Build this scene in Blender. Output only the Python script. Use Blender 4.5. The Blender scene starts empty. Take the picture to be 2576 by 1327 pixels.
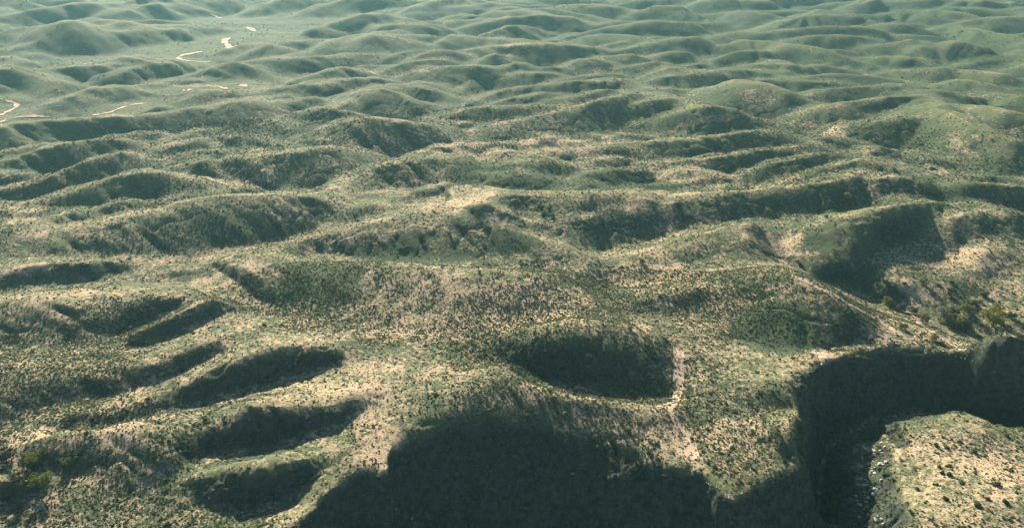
import bpy, bmesh, math, random
import numpy as np
from mathutils import Vector, Matrix, Euler

random.seed(7)
rng = np.random.default_rng(11)
D2R = math.radians

# ------------------------------------------------------------------ camera
scene = bpy.context.scene
CAM_H = 150.0
FPX, CX, CY = 1982.0, 1288.0, 663.5          # picture plane used for laying out the survey points
PITCH = D2R(24.3)
cam_d = bpy.data.cameras.new("camera")
cam_d.sensor_width = 36.0
cam_d.lens = 36.0 * FPX / 2576.0
cam_d.clip_start = 1.0
cam_d.clip_end = 30000.0
cam = bpy.data.objects.new("camera", cam_d)
scene.collection.objects.link(cam)
cam.location = (0, 0, CAM_H)
cam.rotation_euler = (math.pi / 2 - PITCH, 0, 0)
scene.camera = cam

# ------------------------------------------------------------------ sky, sun, exposure
SUN_EL, SUN_AZ = D2R(26), D2R(-20)             # behind the hills, a little to the left
world = bpy.data.worlds.new("World")
scene.world = world
world.use_nodes = True
wn = world.node_tree.nodes
wn.clear()
sky = wn.new("ShaderNodeTexSky")
sky.sky_type = 'NISHITA'
sky.sun_disc = False
sky.sun_elevation = SUN_EL
sky.sun_rotation = SUN_AZ
sky.dust_density = 0.7
sky.ozone_density = 3.0
bg = wn.new("ShaderNodeBackground")
bg.inputs["Strength"].default_value = 0.05
wo = wn.new("ShaderNodeOutputWorld")
world.node_tree.links.new(sky.outputs[0], bg.inputs[0])
world.node_tree.links.new(bg.outputs[0], wo.inputs[0])
sun_d = bpy.data.lights.new("sun", 'SUN')
sun_d.energy = 5.0
sun_d.angle = D2R(0.5)
sun_d.color = (1.0, 0.88, 0.70)
sun = bpy.data.objects.new("sun", sun_d)
scene.collection.objects.link(sun)
to_sun = Vector((math.sin(SUN_AZ) * math.cos(SUN_EL), math.cos(SUN_AZ) * math.cos(SUN_EL), math.sin(SUN_EL)))
sun.rotation_euler = to_sun.to_track_quat('Z', 'Y').to_euler()
sun.location = to_sun * 900
scene.view_settings.view_transform = 'Standard'
scene.view_settings.look = 'None'
scene.view_settings.exposure = 1.22
scene.view_settings.gamma = 1.0
scene.cycles.max_bounces = 6
scene.cycles.volume_bounces = 1
scene.cycles.transparent_max_bounces = 8

# ------------------------------------------------------------------ helpers
C = scene.collection
def link(o, parent=None):
    C.objects.link(o)
    if parent: o.parent = parent
    return o
def tag(o, label=None, cat=None, group=None, kind=None):
    if label: o["label"] = label
    if cat: o["category"] = cat
    if group: o["group"] = group
    if kind: o["kind"] = kind
    return o

# ------------------------------------------------------------------ relief: survey of crests and feet
def dep(y):
    return PITCH + np.arctan((np.asarray(y, float) - CY) / FPX)
def ground(x, y, h):
    """point at height h seen in direction (x, y)"""
    x = np.asarray(x, float); y = np.asarray(y, float); h = np.asarray(h, float)
    u = (x - CX) / FPX; v = (CY - y) / FPX
    fy = math.cos(PITCH) + v * math.sin(PITCH)
    fz = -math.sin(PITCH) + v * math.cos(PITCH)
    t = (h - CAM_H) / fz
    return u * t, fy * t
def slope_h(x, yc, yf, s, hf=0.0):
    """crest height so that the face from crest to foot has slope s degrees"""
    _, r1 = ground(x, yc, 0.0); _, r1a = ground(x, yc, 1.0)
    _, r2 = ground(x, yf, hf)
    k = r1 - r1a                                   # distance lost per metre of height
    return (r1 - r2 + hf / np.tan(np.radians(s))) / (1 / np.tan(np.radians(s)) + k)

# every face: (picture column, crest row, foot row, slope in degrees)
FACES = [
 # lower left spurs
 [(502,1186,1268,24),(603,1162,1278,28),(700,1152,1255,30),(770,1152,1215,30),(820,1166,1180,20)],
 [(509,1079,1144,22),(586,1052,1138,30),(636,1012,1125,34),(703,1018,1109,34),(770,1025,1090,34),(857,1015,1062,32),(925,1000,1020,25)],
 [(60,1100,1205,10),(200,1080,1212,13),(350,1060,1215,14),(440,1090,1190,15)],
 [(0,1205,1240,28),(60,1200,1232,28),(120,1200,1220,25)],
 [(150,1040,1090,12),(250,1030,1075,13),(330,1015,1055,15),(400,1000,1035,18),(480,950,1012,26),(540,920,997,30),(620,890,972,32),(700,868,945,33),(780,870,920,33),(850,878,902,28)],
 [(290,768,836,20),(340,752,817,25),(400,742,798,26),(455,742,772,22)],
 [(330,838,864,20),(400,806,857,28),(450,788,838,30),(500,772,815,30),(550,752,785,26)],
 [(0,745,858,12),(100,748,862,13),(200,765,862,15)],
 [(0,915,1060,12),(100,925,1045,13),(200,925,1008,15),(300,918,980,18),(400,900,950,22),(480,870,922,24),(540,850,892,24)],
 # left gorges
 [(0,692,722,45),(50,680,712,45),(95,663,702,45),(180,657,690,42),(280,650,676,38),(330,653,668,25)],
 [(0,609,655,8),(134,579,650,10),(251,556,645,13),(335,535,640,14),(402,526,640,16),(470,500,638,17),(540,490,635,18),(620,485,630,18),(700,485,612,18),(780,490,590,16)],
 [(0,560,604,45),(60,562,590,45),(134,552,575,42),(251,535,551,40),(335,514,530,38),(402,500,520,34),(470,488,496,28)],
 [(0,518,556,8),(100,500,548,12),(200,470,536,16),(290,440,518,20),(360,425,500,22),(420,430,485,20),(480,455,480,14)],
 [(0,404,468,22),(80,375,453,26),(150,356,430,26),(230,350,394,24),(300,348,376,18)],
 [(0,473,514,22),(70,458,500,22),(134,440,484,24),(200,410,462,24),(260,388,436,22),(310,380,415,18)],
 [(0,312,396,22),(70,300,370,26),(150,296,350,26),(268,290,339,26),(351,284,339,22),(450,272,326,18),(540,262,308,16),(620,250,296,14)],
 # upper left hills
 [(0,160,245,25),(40,162,246,25),(90,180,250,24),(130,198,255,18)],
 [(150,250,272,14),(234,216,276,16),(300,195,278,18),(351,178,272,20),(400,175,262,17),(450,180,250,12)],
 [(320,152,163,18),(350,136,164,22),(400,132,162,24),(440,145,158,18)],
 [(530,185,200,18),(560,158,203,22),(590,150,203,24),(620,160,200,20),(640,180,190,12)],
 [(40,95,125,12),(100,78,128,14),(167,48,138,18),(220,58,125,16),(270,85,110,14)],
 [(60,130,142,18),(100,132,152,24),(140,150,158,15)],
 [(320,52,66,20),(380,45,68,20),(450,52,68,16),(500,60,75,12)],
 [(0,62,75,20),(40,52,72,22),(80,58,70,16)],
 # left of centre
 [(880,238,275,18),(920,226,284,24),(955,218,288,26),(1000,228,288,25),(1045,255,285,18)],
 [(1020,215,228,20),(1050,214,248,26),(1085,222,250,24),(1115,235,248,14)],
 [(870,300,385,16),(925,292,388,21),(993,298,385,24),(1040,304,375,22),(1085,314,362,14)],
 [(750,280,322,18),(800,265,335,24),(850,272,338,22),(890,288,330,14)],
 [(545,338,358,20),(575,334,365,22),(610,340,358,14)],
 [(600,390,430,14),(660,385,442,20),(720,378,445,22),(780,370,438,18),(830,368,425,14)],
 [(620,262,278,20),(680,250,280,22),(740,253,272,18)],
 [(910,430,455,14),(980,405,460,18),(1050,395,455,18),(1120,392,450,12)],
 [(1200,430,484,14),(1250,440,490,16),(1300,430,484,12)],
 # central hill
 [(760,602,640,11),(830,582,648,14),(900,565,650,14),(980,548,655,13),(1060,532,662,11),(1146,502,668,10),(1220,510,672,11.5),(1294,530,672,12.5),(1370,560,672,11),(1440,600,670,9)],
 [(1030,480,512,20),(1070,470,503,22),(1115,462,485,18)],
 [(800,535,568,16),(870,525,558,18),(940,510,540,14)],
 # long dark face right of centre, lit crest below it
 [(1310,505,560,12),(1400,492,600,14),(1480,486,640,15),(1560,482,630,15),(1640,482,602,16),(1713,490,582,18),(1800,484,566,19),(1881,478,549,21),(1950,472,537,22),(2015,466,522,22),(2080,452,515,22),(2140,438,500,22),(2175,430,470,16)],
 [(2200,450,500,22),(2260,440,494,24),(2310,455,486,18)],
 [(1520,675,720,5),(1600,634,700,6),(1713,592,685,8),(1800,574,665,9),(1890,555,655,9)],
 [(1960,600,660,9),(2010,580,670,11),(2080,562,670,13),(2130,547,660,19),(2180,535,642,23),(2240,521,618,26),(2300,510,585,28),(2350,506,540,26)],
 [(2235,629,720,9),(2290,602,715,10),(2340,575,684,13),(2400,545,645,18),(2450,530,608,22),(2500,535,580,18)],
 [(2385,665,735,10),(2430,632,725,16),(2480,600,700,22),(2530,588,678,26),(2576,588,655,28)],
 [(2420,458,480,20),(2480,455,490,24),(2540,462,505,24),(2600,470,515,22)],
 [(2460,505,525,16),(2520,520,550,22),(2590,540,580,24)],
 # upper right hills
 [(2040,285,310,20),(2115,257,304,24),(2215,243,294,26),(2300,238,280,26),(2345,240,270,22)],
 [(2090,328,348,14),(2180,304,358,18),(2260,294,355,22),(2320,288,338,26),(2355,278,315,22)],
 [(2350,302,362,14),(2385,268,385,19),(2425,292,410,20),(2480,325,435,20),(2540,350,450,18)],
 [(2295,405,428,16),(2335,390,440,22),(2375,397,444,22),(2410,415,442,16)],
 [(2425,262,300,16),(2480,262,330,24),(2540,270,355,26),(2600,285,365,26)],
 [(1430,372,388,10),(1550,362,392,16),(1650,352,395,18),(1760,345,392,20),(1850,335,380,20),(1930,322,365,18)],
 [(1600,412,435,12),(1700,402,440,18),(1800,390,430,22),(1880,377,416,24),(1960,368,398,24),(2020,362,380,18)],
 [(1900,425,448,16),(1960,402,436,22),(2020,386,422,26),(2070,378,405,22)],
 [(1990,452,468,16),(2050,425,460,22),(2110,410,448,22),(2170,398,430,16)],
 [(1640,300,330,18),(1700,278,336,24),(1770,262,334,26),(1840,272,326,24),(1890,292,312,14)],
 [(1800,225,262,12),(1870,205,285,14),(1920,202,286,17),(1980,228,284,22),(2030,252,275,14)],
 [(1930,190,200,18),(1990,188,222,22),(2035,205,226,16)],
 [(2070,225,246,18),(2130,215,245,22),(2200,212,238,22),(2280,208,228,16)],
 [(1270,222,247,14),(1340,212,243,18),(1428,204,235,22),(1528,197,215,22),(1585,198,206,14)],
 [(1300,255,272,10),(1380,250,270,14),(1444,242,256,18),(1528,222,232,20)],
 [(1100,290,330,12),(1180,268,318,17),(1260,264,304,19),(1340,264,288,18),(1430,262,272,14)],
 [(1200,335,372,8),(1280,308,370,12),(1360,288,350,15),(1430,275,330,16),(1500,254,308,20),(1555,237,280,24),(1590,230,258,22)],
 [(1500,312,330,12),(1560,283,318,16),(1620,252,303,22),(1670,241,288,24),(1705,245,275,16)],
 [(1150,128,150,14),(1230,112,152,20),(1320,107,152,22),(1400,106,148,22),(1480,112,135,18)],
 [(1045,175,200,16),(1110,163,205,20),(1180,160,204,22),(1240,168,188,18)],
 [(1230,192,208,14),(1310,182,212,18),(1350,178,213,22),(1400,186,206,18)],
 [(1465,150,166,18),(1520,136,166,20),(1590,134,154,20)],
 [(1520,178,192,16),(1580,164,188,20),(1650,152,178,22)],
 [(1620,190,197,16),(1690,166,190,18)],
 [(1000,60,75,16),(1060,50,78,20),(1130,50,72,18)],
 [(1150,48,80,18),(1230,44,82,22),(1300,50,76,18)],
 [(860,60,82,12),(930,50,78,18)],
 [(880,105,150,12),(940,85,152,15),(1000,95,150,13)],
 [(1713,62,72,18),(1800,52,72,20),(1850,55,65,14)],
 [(1950,68,80,18),(2040,62,80,18)],
 [(1810,85,108,12),(1880,76,110,16),(1930,85,103,14)],
 [(1960,108,128,14),(2040,88,132,18),(2120,85,122,20),(2180,92,108,16)],
 [(2100,132,137,16),(2200,112,135,20),(2290,98,125,18)],
 [(2240,130,138,16),(2320,114,136,20)],
 [(2140,145,160,18),(2220,140,164,20),(2280,142,160,16)],
 [(2230,178,191,16),(2310,170,193,22),(2370,168,184,20)],
 [(2390,175,203,22),(2460,175,210,24),(2530,185,210,22)],
 [(2340,194,210,14),(2385,186,212,18)],
 [(1720,165,190,18),(1770,158,182,16)],
 [(1765,192,205,16),(1830,166,196,20),(1890,162,180,20)],
 [(2000,165,180,18),(2060,158,188,20),(2130,172,192,14)],
 [(2400,232,248,20),(2480,228,256,24),(2580,235,262,24)],
 [(2380,130,146,18),(2450,122,142,18)],
 [(2450,152,168,18),(2520,147,166,18)],
 [(1460,68,80,16),(1560,55,80,18),(1660,48,80,18)],
 [(1420,92,102,14),(1520,82,100,16)],
 [(1570,102,116,14),(1650,92,114,18),(1720,95,110,14)],
 # centre foreground swells
 [(480,652,668,4),(600,640,760,7),(700,638,800,8),(790,660,800,7),(900,657,810,8),(1000,657,830,8),(1100,668,850,8),(1250,680,830,8),(1400,686,800,7)],
 [(380,690,704,16),(440,678,701,20),(495,673,690,16)],
 [(1600,755,780,10),(1680,737,776,19),(1740,730,764,20),(1790,728,748,14)],
 [(1900,668,850,11),(1960,676,870,15),(2020,700,885,16),(2080,736,890,17),(2150,777,880,17),(2195,802,862,14)],
 [(1250,855,905,18),(1300,838,938,24),(1370,820,968,26),(1440,808,985,25),(1520,810,997,22),(1600,832,1008,18),(1660,858,1010,15),(1695,882,1000,10)],
]
SURVEY = []                       # (x, y along ground, z)
def add_pts(x, y, h):
    gx, gy = ground(x, y, h)
    for a, b, c in zip(np.atleast_1d(gx), np.atleast_1d(gy), np.broadcast_to(h, np.shape(np.atleast_1d(gx)))):
        SURVEY.append((float(a), float(b), float(c)))
RIDGE = []                        # (x, y, z, fall per metre) along every crest beyond the near ground
TAILS = []
def face(rows, hf=0.0, relief=1.12):
    a = np.array(rows, float)
    n = max(3, int((a[-1, 0] - a[0, 0]) / 22))
    xs = np.linspace(a[0, 0], a[-1, 0], n)
    yc, yf, s = (np.interp(xs, a[:, 0], a[:, k]) for k in (1, 2, 3))
    if isinstance(hf, tuple):
        q = (xs - xs[0]) / (xs[-1] - xs[0])
        hf = hf[0] + (hf[1] - hf[0]) * q ** 1.3 if len(hf) == 2 else np.interp(q, [0, 0.25, 0.6, 1], [hf[0], hf[1], hf[1] * 0.6 + hf[2] * 0.4, hf[2]])
    hf = hf + 0 * xs
    h = slope_h(xs, yc, yf, np.where(yc > 780, s * np.interp(xs, [900, 1200], [1.08, 1.0]), s * np.interp(s, [10, 24, 32], [1.08, 1.05, 1.12])), hf)
    if yc.max() < 640:
        m_ = max(8, int((xs[-1] - xs[0]) / 7)); xd = np.linspace(xs[0], xs[-1], m_)
        hd = np.interp(xd, xs, h); gx_, gy_ = ground(xd, np.interp(xd, xs, yc), hd)
        kd = np.tan(np.radians(np.minimum(np.interp(xd, a[:, 0], a[:, 3]), 40) * 1.12 + 2.5))
        RIDGE.extend(zip(gx_, gy_, hd, kd))
    TAILS.append((xs[0], yc[0], h[0], -1)); TAILS.append((xs[-1], yc[-1], h[-1], 1))
    add_pts(xs, yc, h)
    add_pts(xs, yf, hf)
    cx, cy = ground(xs, yc, h); fx, fy = ground(xs, yf, hf)
    for k in range(0, n, 2):                       # half way down the face, slightly convex
        SURVEY.append((float(cx[k] + fx[k]) / 2, float(cy[k] + fy[k]) / 2, float(hf[k] + (h[k] - hf[k]) * (0.70 if yc[k] > 780 else 0.6))))
def line(rows, step=22):
    """polyline of (column, row, height)"""
    a = np.array(rows, float)
    d = np.r_[0, np.cumsum(np.hypot(np.diff(a[:, 0]), np.diff(a[:, 1])))]
    n = max(2, int(d[-1] / step) + 1)
    t = np.linspace(0, d[-1], n)
    add_pts(*(np.interp(t, d, a[:, k]) for k in (0, 1, 2)))
    if a[:, 1].max() < 640 and a[:, 2].min() > 1:
        t = np.linspace(0, d[-1], max(2, int(d[-1] / 7) + 1)); q = [np.interp(t, d, a[:, k]) for k in (0, 1, 2)]
        gx_, gy_ = ground(*q); RIDGE.extend(zip(gx_, gy_, q[2], 0 * t + 0.37))
# valley heads climb towards the trunk ridge their spur hangs from: foot heights at the left and right end of a face
RISE = {(502,1186):(0,4.5),(509,1079):(0,6),(60,1100):(-1,2),(150,1040):(0,6),(290,768):(1,4),(330,838):(0,5),(0,745):(-1,2),(0,915):(-1,4.5),
        (0,692):(-5,1),(0,609):(-1,3),(0,560):(-5,4),(0,518):(-1,5),(0,404):(0,7),(0,473):(-1,6),(0,312):(0,6),(150,250):(0,8),(530,185):(0,0),
        (880,238):(0,5),(870,300):(2,4),(750,280):(2,6),(600,390):(1,5),(620,262):(1,4),(910,430):(2,5),(760,602):(0,2),(1030,480):(4,8),(800,535):(1,5),
        (1310,505):(6,-1,9),(2200,450):(8,9),(1520,675):(-1,5),(1960,600):(0,9),(2235,629):(-2,6),(2385,665):(-2,5),(2420,458):(9,5),(2460,505):(9,5),
        (2040,285):(0,9),(2090,328):(1,8),(2350,302):(2,3),(2425,262):(9,8),(1430,372):(0,8),(1600,412):(0,8),(1900,425):(2,8),(1990,452):(2,8),
        (1640,300):(1,9),(1800,225):(2,5),(2070,225):(1,8),(1270,222):(0,11),(1300,255):(0,10),(1100,290):(0,9),(1200,335):(-1,10),(1500,312):(0,11),
        (1150,128):(0,9),(1045,175):(0,5),(1465,150):(0,9),(1520,178):(1,8),(1620,190):(3,9),(1960,108):(0,8),(2100,132):(0,9),(2240,130):(2,8),(2140,145):(1,7),
        (2230,178):(0,8),(2390,175):(1,8),(2400,232):(1,8),(1900,672):(0,2),(1250,855):(3,1.5),(480,652):(0,2,7.5),(1600,755):(1,3)}
for f in FACES:
    face(f, RISE.get(f[0][:2], 0.0))
# escarpment bowl in the foreground: rim, ledge, lower cliff
def down(rows, h):
    """face falling from a rim at height h (number or one per row): (column, rim row, foot row, slope); returns the foot heights"""
    a = np.array(rows, float); h = np.broadcast_to(np.asarray(h, float), (len(a),))
    n = max(3, int((a[-1, 0] - a[0, 0]) / 20))
    xs = np.linspace(a[0, 0], a[-1, 0], n)
    yc, yf, s = (np.interp(xs, a[:, 0], a[:, k]) for k in (1, 2, 3)); hh = np.interp(xs, a[:, 0], h)
    _, r1 = ground(xs, yc, hh); _, r0 = ground(xs, yf, 0.0)
    k2 = r0 / CAM_H; ct = 1 / np.tan(np.radians(s))
    hf = (k2 * CAM_H - r1 + hh * ct) / (ct + k2)
    add_pts(xs, yc, hh); add_pts(xs, yf, hf)
    cx, cy = ground(xs, yc, hh); fx, fy = ground(xs, yf, hf)
    for k in range(0, n, 2):
        SURVEY.append((float(cx[k] + fx[k]) / 2, float(cy[k] + fy[k]) / 2, float(hf[k] + (hh[k] - hf[k]) * 0.66)))
    return xs, hf
RIM = [(1002,1112,1330,50),(1030,1092,1315,48),(1060,1078,1290,46),(1120,1052,1240,44),(1200,1026,1215,41),(1300,1012,1203,38),(1400,1022,1190,35),(1500,1047,1172,29),(1600,1085,1165,22),(1680,1135,1174,17)]
xs_, hf_ = down(RIM, [5, 5.5, 6, 6.5, 7, 7.5, 7, 6, 5, 4.5])
led = np.interp(xs_, [q[0] for q in RIM], [q[2] for q in RIM])
down([(x, y + 3, 1420, 62) for x, y in zip(xs_[7:], led[7:])], hf_[7:])
line([(984,1212,3.5),(986,1160,4),(996,1114,5)], 12)
line([(890,1110,5.5),(950,1140,5),(970,1195,4)])
line([(800,1190,4.5),(870,1200,4),(950,1190,4)])
down([(1700,1182,1420,62),(1740,1180,1420,62),(1790,1230,1430,62),(1842,1263,1440,64),(1885,1243,1430,62),(1940,1210,1420,62),(2005,1184,1420,60)], 3.4)
# left alcove
line([(700,1400,2),(760,1327,2),(800,1285,2),(870,1222,3)])
down([(800,1288,1420,60),(870,1224,1400,62),(930,1206,1400,62),(970,1214,1400,58)], 2.5)
# saddles that tie the hills together
line([(1215,506,16.5),(1265,494,15),(1320,490,13),(1390,488,13)])
line([(1180,470,12),(1230,486,14)])
line([(1440,604,4.5),(1480,640,3),(1500,672,2)])
line([(2400,470,9),(2330,484,9),(2250,500,9.5)])
line([(2400,466,9),(2330,432,8),(2250,408,7.5),(2160,392,7),(2090,372,7.5),(2020,350,7.5),(1950,325,8)])
line([(2380,262,20),(2330,232,11),(2290,212,6)])
line([(700,632,5.5),(760,600,3),(800,590,4)])
line([(780,490,12),(840,470,8),(910,432,4)])
line([(1280,268,9),(1350,262,6)])
line([(1540,197,9),(1590,203,11),(1640,226,12.5),(1700,248,14),(1760,258,17)])
line([(2100,262,12),(2060,272,10)])
line([(1440,203,9),(1380,208,9)])
# crest below the hollow and the strip above the bowl
line([(1262,925,9.5),(1300,950,9.3),(1340,972,9),(1400,992,8.5),(1500,1006,8),(1600,1022,7),(1690,1022,6)])
# plateau with the nose
line([(1738,900,5.6),(1745,960,5.2),(1738,1020,5),(1720,1090,4.5),(1740,1170,4),(1790,1225,3.5),(1842,1260,3),(1885,1240,3),(1940,1208,3.5),(2005,1180,3.5)])
line([(1800,920,5),(1900,920,5),(2000,920,4.5)], 60)
line([(1790,1040,5.2),(1880,1040,5),(1980,1040,4.5)], 60)
line([(1830,1150,4.8),(1920,1120,4.8)], 60)
line([(1735,1150,4.6),(1775,1195,4.3),(1815,1228,4),(1842,1240,3.9),(1875,1222,4),(1930,1188,4.2),(1985,1162,4.2)], 14)
line([(1790,1170,4.8),(1842,1205,4.6),(1900,1175,4.6)], 20)
line([(2024,1180,3),(2026,1100,3.5),(2026,1030,3.5),(2030,965,3),(2060,930,2.5),(2120,890,1.5),(2200,869,0.5),(2280,866,0),(2350,880,0),(2420,905,0),(2480,935,0),(2520,955,-1),(2590,965,-2)])
line([(1450,790,8.5),(1550,795,8),(1640,820,7)], 40)
# gully floor right of the plateau, pit under the right rim
line([(2048,1327,-24),(2048,1260,-22),(2050,1190,-20),(2058,1130,-18),(2080,1085,-16)])
line([(2115,1400,-18),(2112,1327,-16.5),(2112,1220,-15.5),(2125,1120,-14)])
line([(2240,1400,-7),(2240,1327,-7),(2240,1220,-7),(2250,1130,-7.5)])
line([(2130,1062,-16),(2220,1045,-16),(2330,1035,-17),(2420,1030,-17),(2500,1060,-18),(2600,1080,-18)])
# sunlit knoll, lower right
line([(2175,1400,-12),(2178,1327,-11.5),(2180,1240,-11.5),(2190,1170,-11.5),(2210,1110,-11),(2260,1068,-9),(2320,1050,-7.5),(2400,1040,-7),(2450,1052,-7),(2520,1076,-7.5),(2600,1090,-8)])
line([(2300,1140,-5),(2400,1130,-4),(2500,1150,-4),(2600,1160,-4)], 60)
line([(2280,1280,-3),(2400,1260,-2),(2500,1260,-1),(2620,1260,0)], 60)
# right-hand valley with the trees
line([(2060,700,-2),(2150,715,-4),(2230,745,-6),(2300,780,-7),(2380,810,-7.5),(2450,860,-8),(2540,900,-9),(2600,925,-9)])
line([(2230,815,1.5),(2309,815,0.5),(2370,850,0),(2416,880,0)])
line([(2420,740,-4),(2500,770,-4),(2600,800,-3)])
# pale river valley, upper left
line([(0,300,0),(100,296,0)]); line([(20,255,0),(60,275,0)])
# lower-left bench and near ground outside the frame
line([(0,1250,-1),(120,1232,-0.5),(300,1230,0),(480,1280,0),(640,1300,1),(740,1270,2)])
line([(0,1400,-2),(300,1400,0),(600,1400,1)], 80)
for th in (-58, -50, -43):
    for r in (60, 100, 140, 180, 230, 300, 420, 600, 850, 1200, 1700, 2500, 4000):
        SURVEY.append((r * math.sin(D2R(th)), r * math.cos(D2R(th)), 0.0))
        SURVEY.append((-r * math.sin(D2R(th)), r * math.cos(D2R(th)), 0.0 if r > 260 else -6.0))
for th in range(-36, 37, 9):
    for r in (3000, 4200, 6000, 9000):
        SURVEY.append((r * math.sin(D2R(th)), r * math.cos(D2R(th)), 0.0))
    for r in (60, 110):
        SURVEY.append((r * math.sin(D2R(th)), r * math.cos(D2R(th)), -40.0 if -15 < th < 25 else -10.0))
for th in np.arange(-40, 41, 5):
    SURVEY.append((2350 * math.sin(D2R(th)), 2350 * math.cos(D2R(th)), 0.0))

# bends of the sandy river in the far valley: (points, width)
K = 0.3348
RIVER = [
    ([(0,745),(60,760),(110,775),(132,800),(80,830),(20,860),(0,870)], 5.5),
    ([(0,925),(50,900),(120,885),(200,878),(300,875),(380,880)], 5),
    ([(690,868),(740,862),(820,848),(880,825),(950,800),(1020,785),(1090,780)], 4.5),
    ([(1520,388),(1440,405),(1370,415),(1338,432),(1370,452),(1440,460),(1540,468),(1595,462)], 8),
    ([(1735,285),(1692,300),(1685,320),(1715,342),(1770,356)], 12),
    ([(1850,205),(1890,220),(1915,238)], 14), ([(1580,108),(1620,122),(1665,140)], 12),
    ([(1380,675),(1430,678),(1490,670)], 6), ([(1635,650),(1665,660),(1690,672)], 6), ([(1800,650),(1830,640),(1850,655)], 7),
    ([(600,480),(650,478),(705,472)], 5)]
# ridges run on past the ends of their faces, falling towards the lower left (or right) of their hill
polar = lambda q: (math.atan2(q[0], q[1]), math.log(math.hypot(q[0], q[1])))
for (tx, ty, th_, sd) in TAILS:
    if ty > 560 or th_ < 1.5: continue
    drop = 13 if sd < 0 else 8
    for f in np.linspace(0.05, 1, 14):
        k = f * 4.2
        hx, hy = ground(tx + sd * 24 * k * (0.5 + ty / 500), ty + drop * k * (0.35 + ty / 600), th_ * (1 - f) ** 1.2)
        RIDGE.append((float(hx), float(hy), th_ * (1 - f) ** 1.2, 0.38))
# more ridges of the same run where the survey has only flat ground
RP = [(*polar(q), q[2], q[3]) for q in RIDGE]
RV = []
for pts_, w_r in RIVER:
    for (xa, ya), (xb, yb) in zip(pts_, pts_[1:]):
        for f in (0, 0.2, 0.4, 0.6, 0.8):
            qx_, qy_ = ground((xa + (xb - xa) * f) * K, (ya + (yb - ya) * f) * K, 0.0); RV.append(polar((float(qx_), float(qy_))))
RV = np.array(RV)
g_ = random.Random(21)
def top_at(t, l):
    q = np.array(RP); R_0 = math.exp(l)
    return float((q[:, 2] - q[:, 3] * np.hypot(q[:, 0] - t, q[:, 1] - l) * R_0).max())
for k in range(1500):
    l = math.log(430) + (math.log(3800) - math.log(430)) * g_.random(); t = g_.uniform(-0.75, 0.75); R_0 = math.exp(l)
    if top_at(t, l) > 0.0005 * R_0: continue
    hh_ = R_0 * g_.uniform(0.010, 0.021) * (0.85 if R_0 < 800 else 1.0); L_ = g_.uniform(0.05, 0.24); an = math.radians(g_.gauss(205, 16) if g_.random() < 0.75 else g_.gauss(330, 12))
    bend = g_.uniform(-0.6, 0.6); kk_ = math.tan(math.radians(g_.uniform(20, 27)))
    a0, px0, py0 = an, t, l
    new = []
    for f in np.linspace(0, 1, 18):
        new.append((px0, py0, hh_ * (0.75 + 0.25 * math.sin(f * 3.1)) * (1 - f ** 2.2), kk_))
        px0 += math.cos(a0) * L_ / 18; py0 += math.sin(a0) * L_ / 18 * 1.1; a0 += bend / 18
    nn_ = np.array(new)
    if np.hypot(nn_[:, None, 0] - RV[None, :, 0], nn_[:, None, 1] - RV[None, :, 1]).min() < 0.045: continue
    RP.extend(new)
RP = np.array(RP)
# ------------------------------------------------------------------ heightfield (log-polar grid about the foot of the camera)
S = np.array(SURVEY)
P = np.c_[np.arctan2(S[:, 0], S[:, 1]), np.log(np.hypot(S[:, 0], S[:, 1]))]
key = np.round(P / 0.0035).astype(int)
_, first = np.unique(key, axis=0, return_index=True)
P, Z = P[first], S[first, 2]
MQ = 0.010
def kern(a, b):
    d2 = (a[:, None, 0] - b[None, :, 0]) ** 2 + (a[:, None, 1] - b[None, :, 1]) ** 2
    return np.sqrt(d2 + MQ * MQ)
n = len(P)
A = np.zeros((n + 1, n + 1))
A[:n, :n] = -kern(P, P) + np.eye(n) * 0.0025
A[:n, n] = 1; A[n, :n] = 1
W = np.linalg.solve(A, np.r_[Z, 0.0])
TH0 = D2R(60)
NT, NR = 900, 1250
lr0, lr1 = math.log(60), math.log(9000)
# rows dense close by, sparser far off
w_ = np.linspace(0, 1, 4000)
lrs_ = lr0 + (lr1 - lr0) * w_
dens = np.where(lrs_ < math.log(160), 0.35, np.where(lrs_ < math.log(330), 1.6, np.where(lrs_ < math.log(900), 1.15, np.where(lrs_ < math.log(2400), 0.75, 0.2))))
cum = np.cumsum(dens); cum = (cum - cum[0]) / (cum[-1] - cum[0])
LR = np.interp(np.linspace(0, 1, NR), cum, lrs_)
tt = np.linspace(-1, 1, NT)
TH = TH0 * (0.72 * tt + 0.28 * tt ** 3)
# coarse evaluation, then cubic refinement
CT, CR = 360, 620
cth = np.linspace(-TH0, TH0, CT); clr = np.linspace(lr0, lr1, CR)
coarse = np.empty((CR, CT), np.float32); gap = np.empty((CR, CT), np.float32); crest = np.empty((CR, CT), np.float32); Rf = RP.astype(np.float32)
Pf = P.astype(np.float32); Wf = W[:n].astype(np.float32)
for i in range(CR):
    dth2 = (cth[:, None].astype(np.float32) - Pf[None, :, 0]) ** 2
    dd = dth2 + (np.float32(clr[i]) - Pf[:, 1]) ** 2 + np.float32(MQ * MQ)
    coarse[i] = -(np.sqrt(dd) @ Wf) + W[n]; gap[i] = np.sqrt(dd.min(1))
    rr_ = np.float32(math.exp(clr[i])); c_ = np.float32(0.005) * rr_
    d2 = ((cth[:, None].astype(np.float32) - Rf[None, :, 0]) ** 2 + (np.float32(clr[i]) - Rf[:, 1]) ** 2) * rr_ * rr_
    crest[i] = (Rf[:, 2] - Rf[:, 3] * (np.sqrt(d2 + c_ * c_) - c_)).max(1)
    # the river keeps its valley open
    dv = np.sqrt(((cth[:, None] - RV[None, :, 0]) ** 2 + (clr[i] - RV[:, 1]) ** 2).min(1)) * rr_
    crest[i] = np.minimum(crest[i], 0.35 * np.maximum(0, dv - 20))
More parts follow.
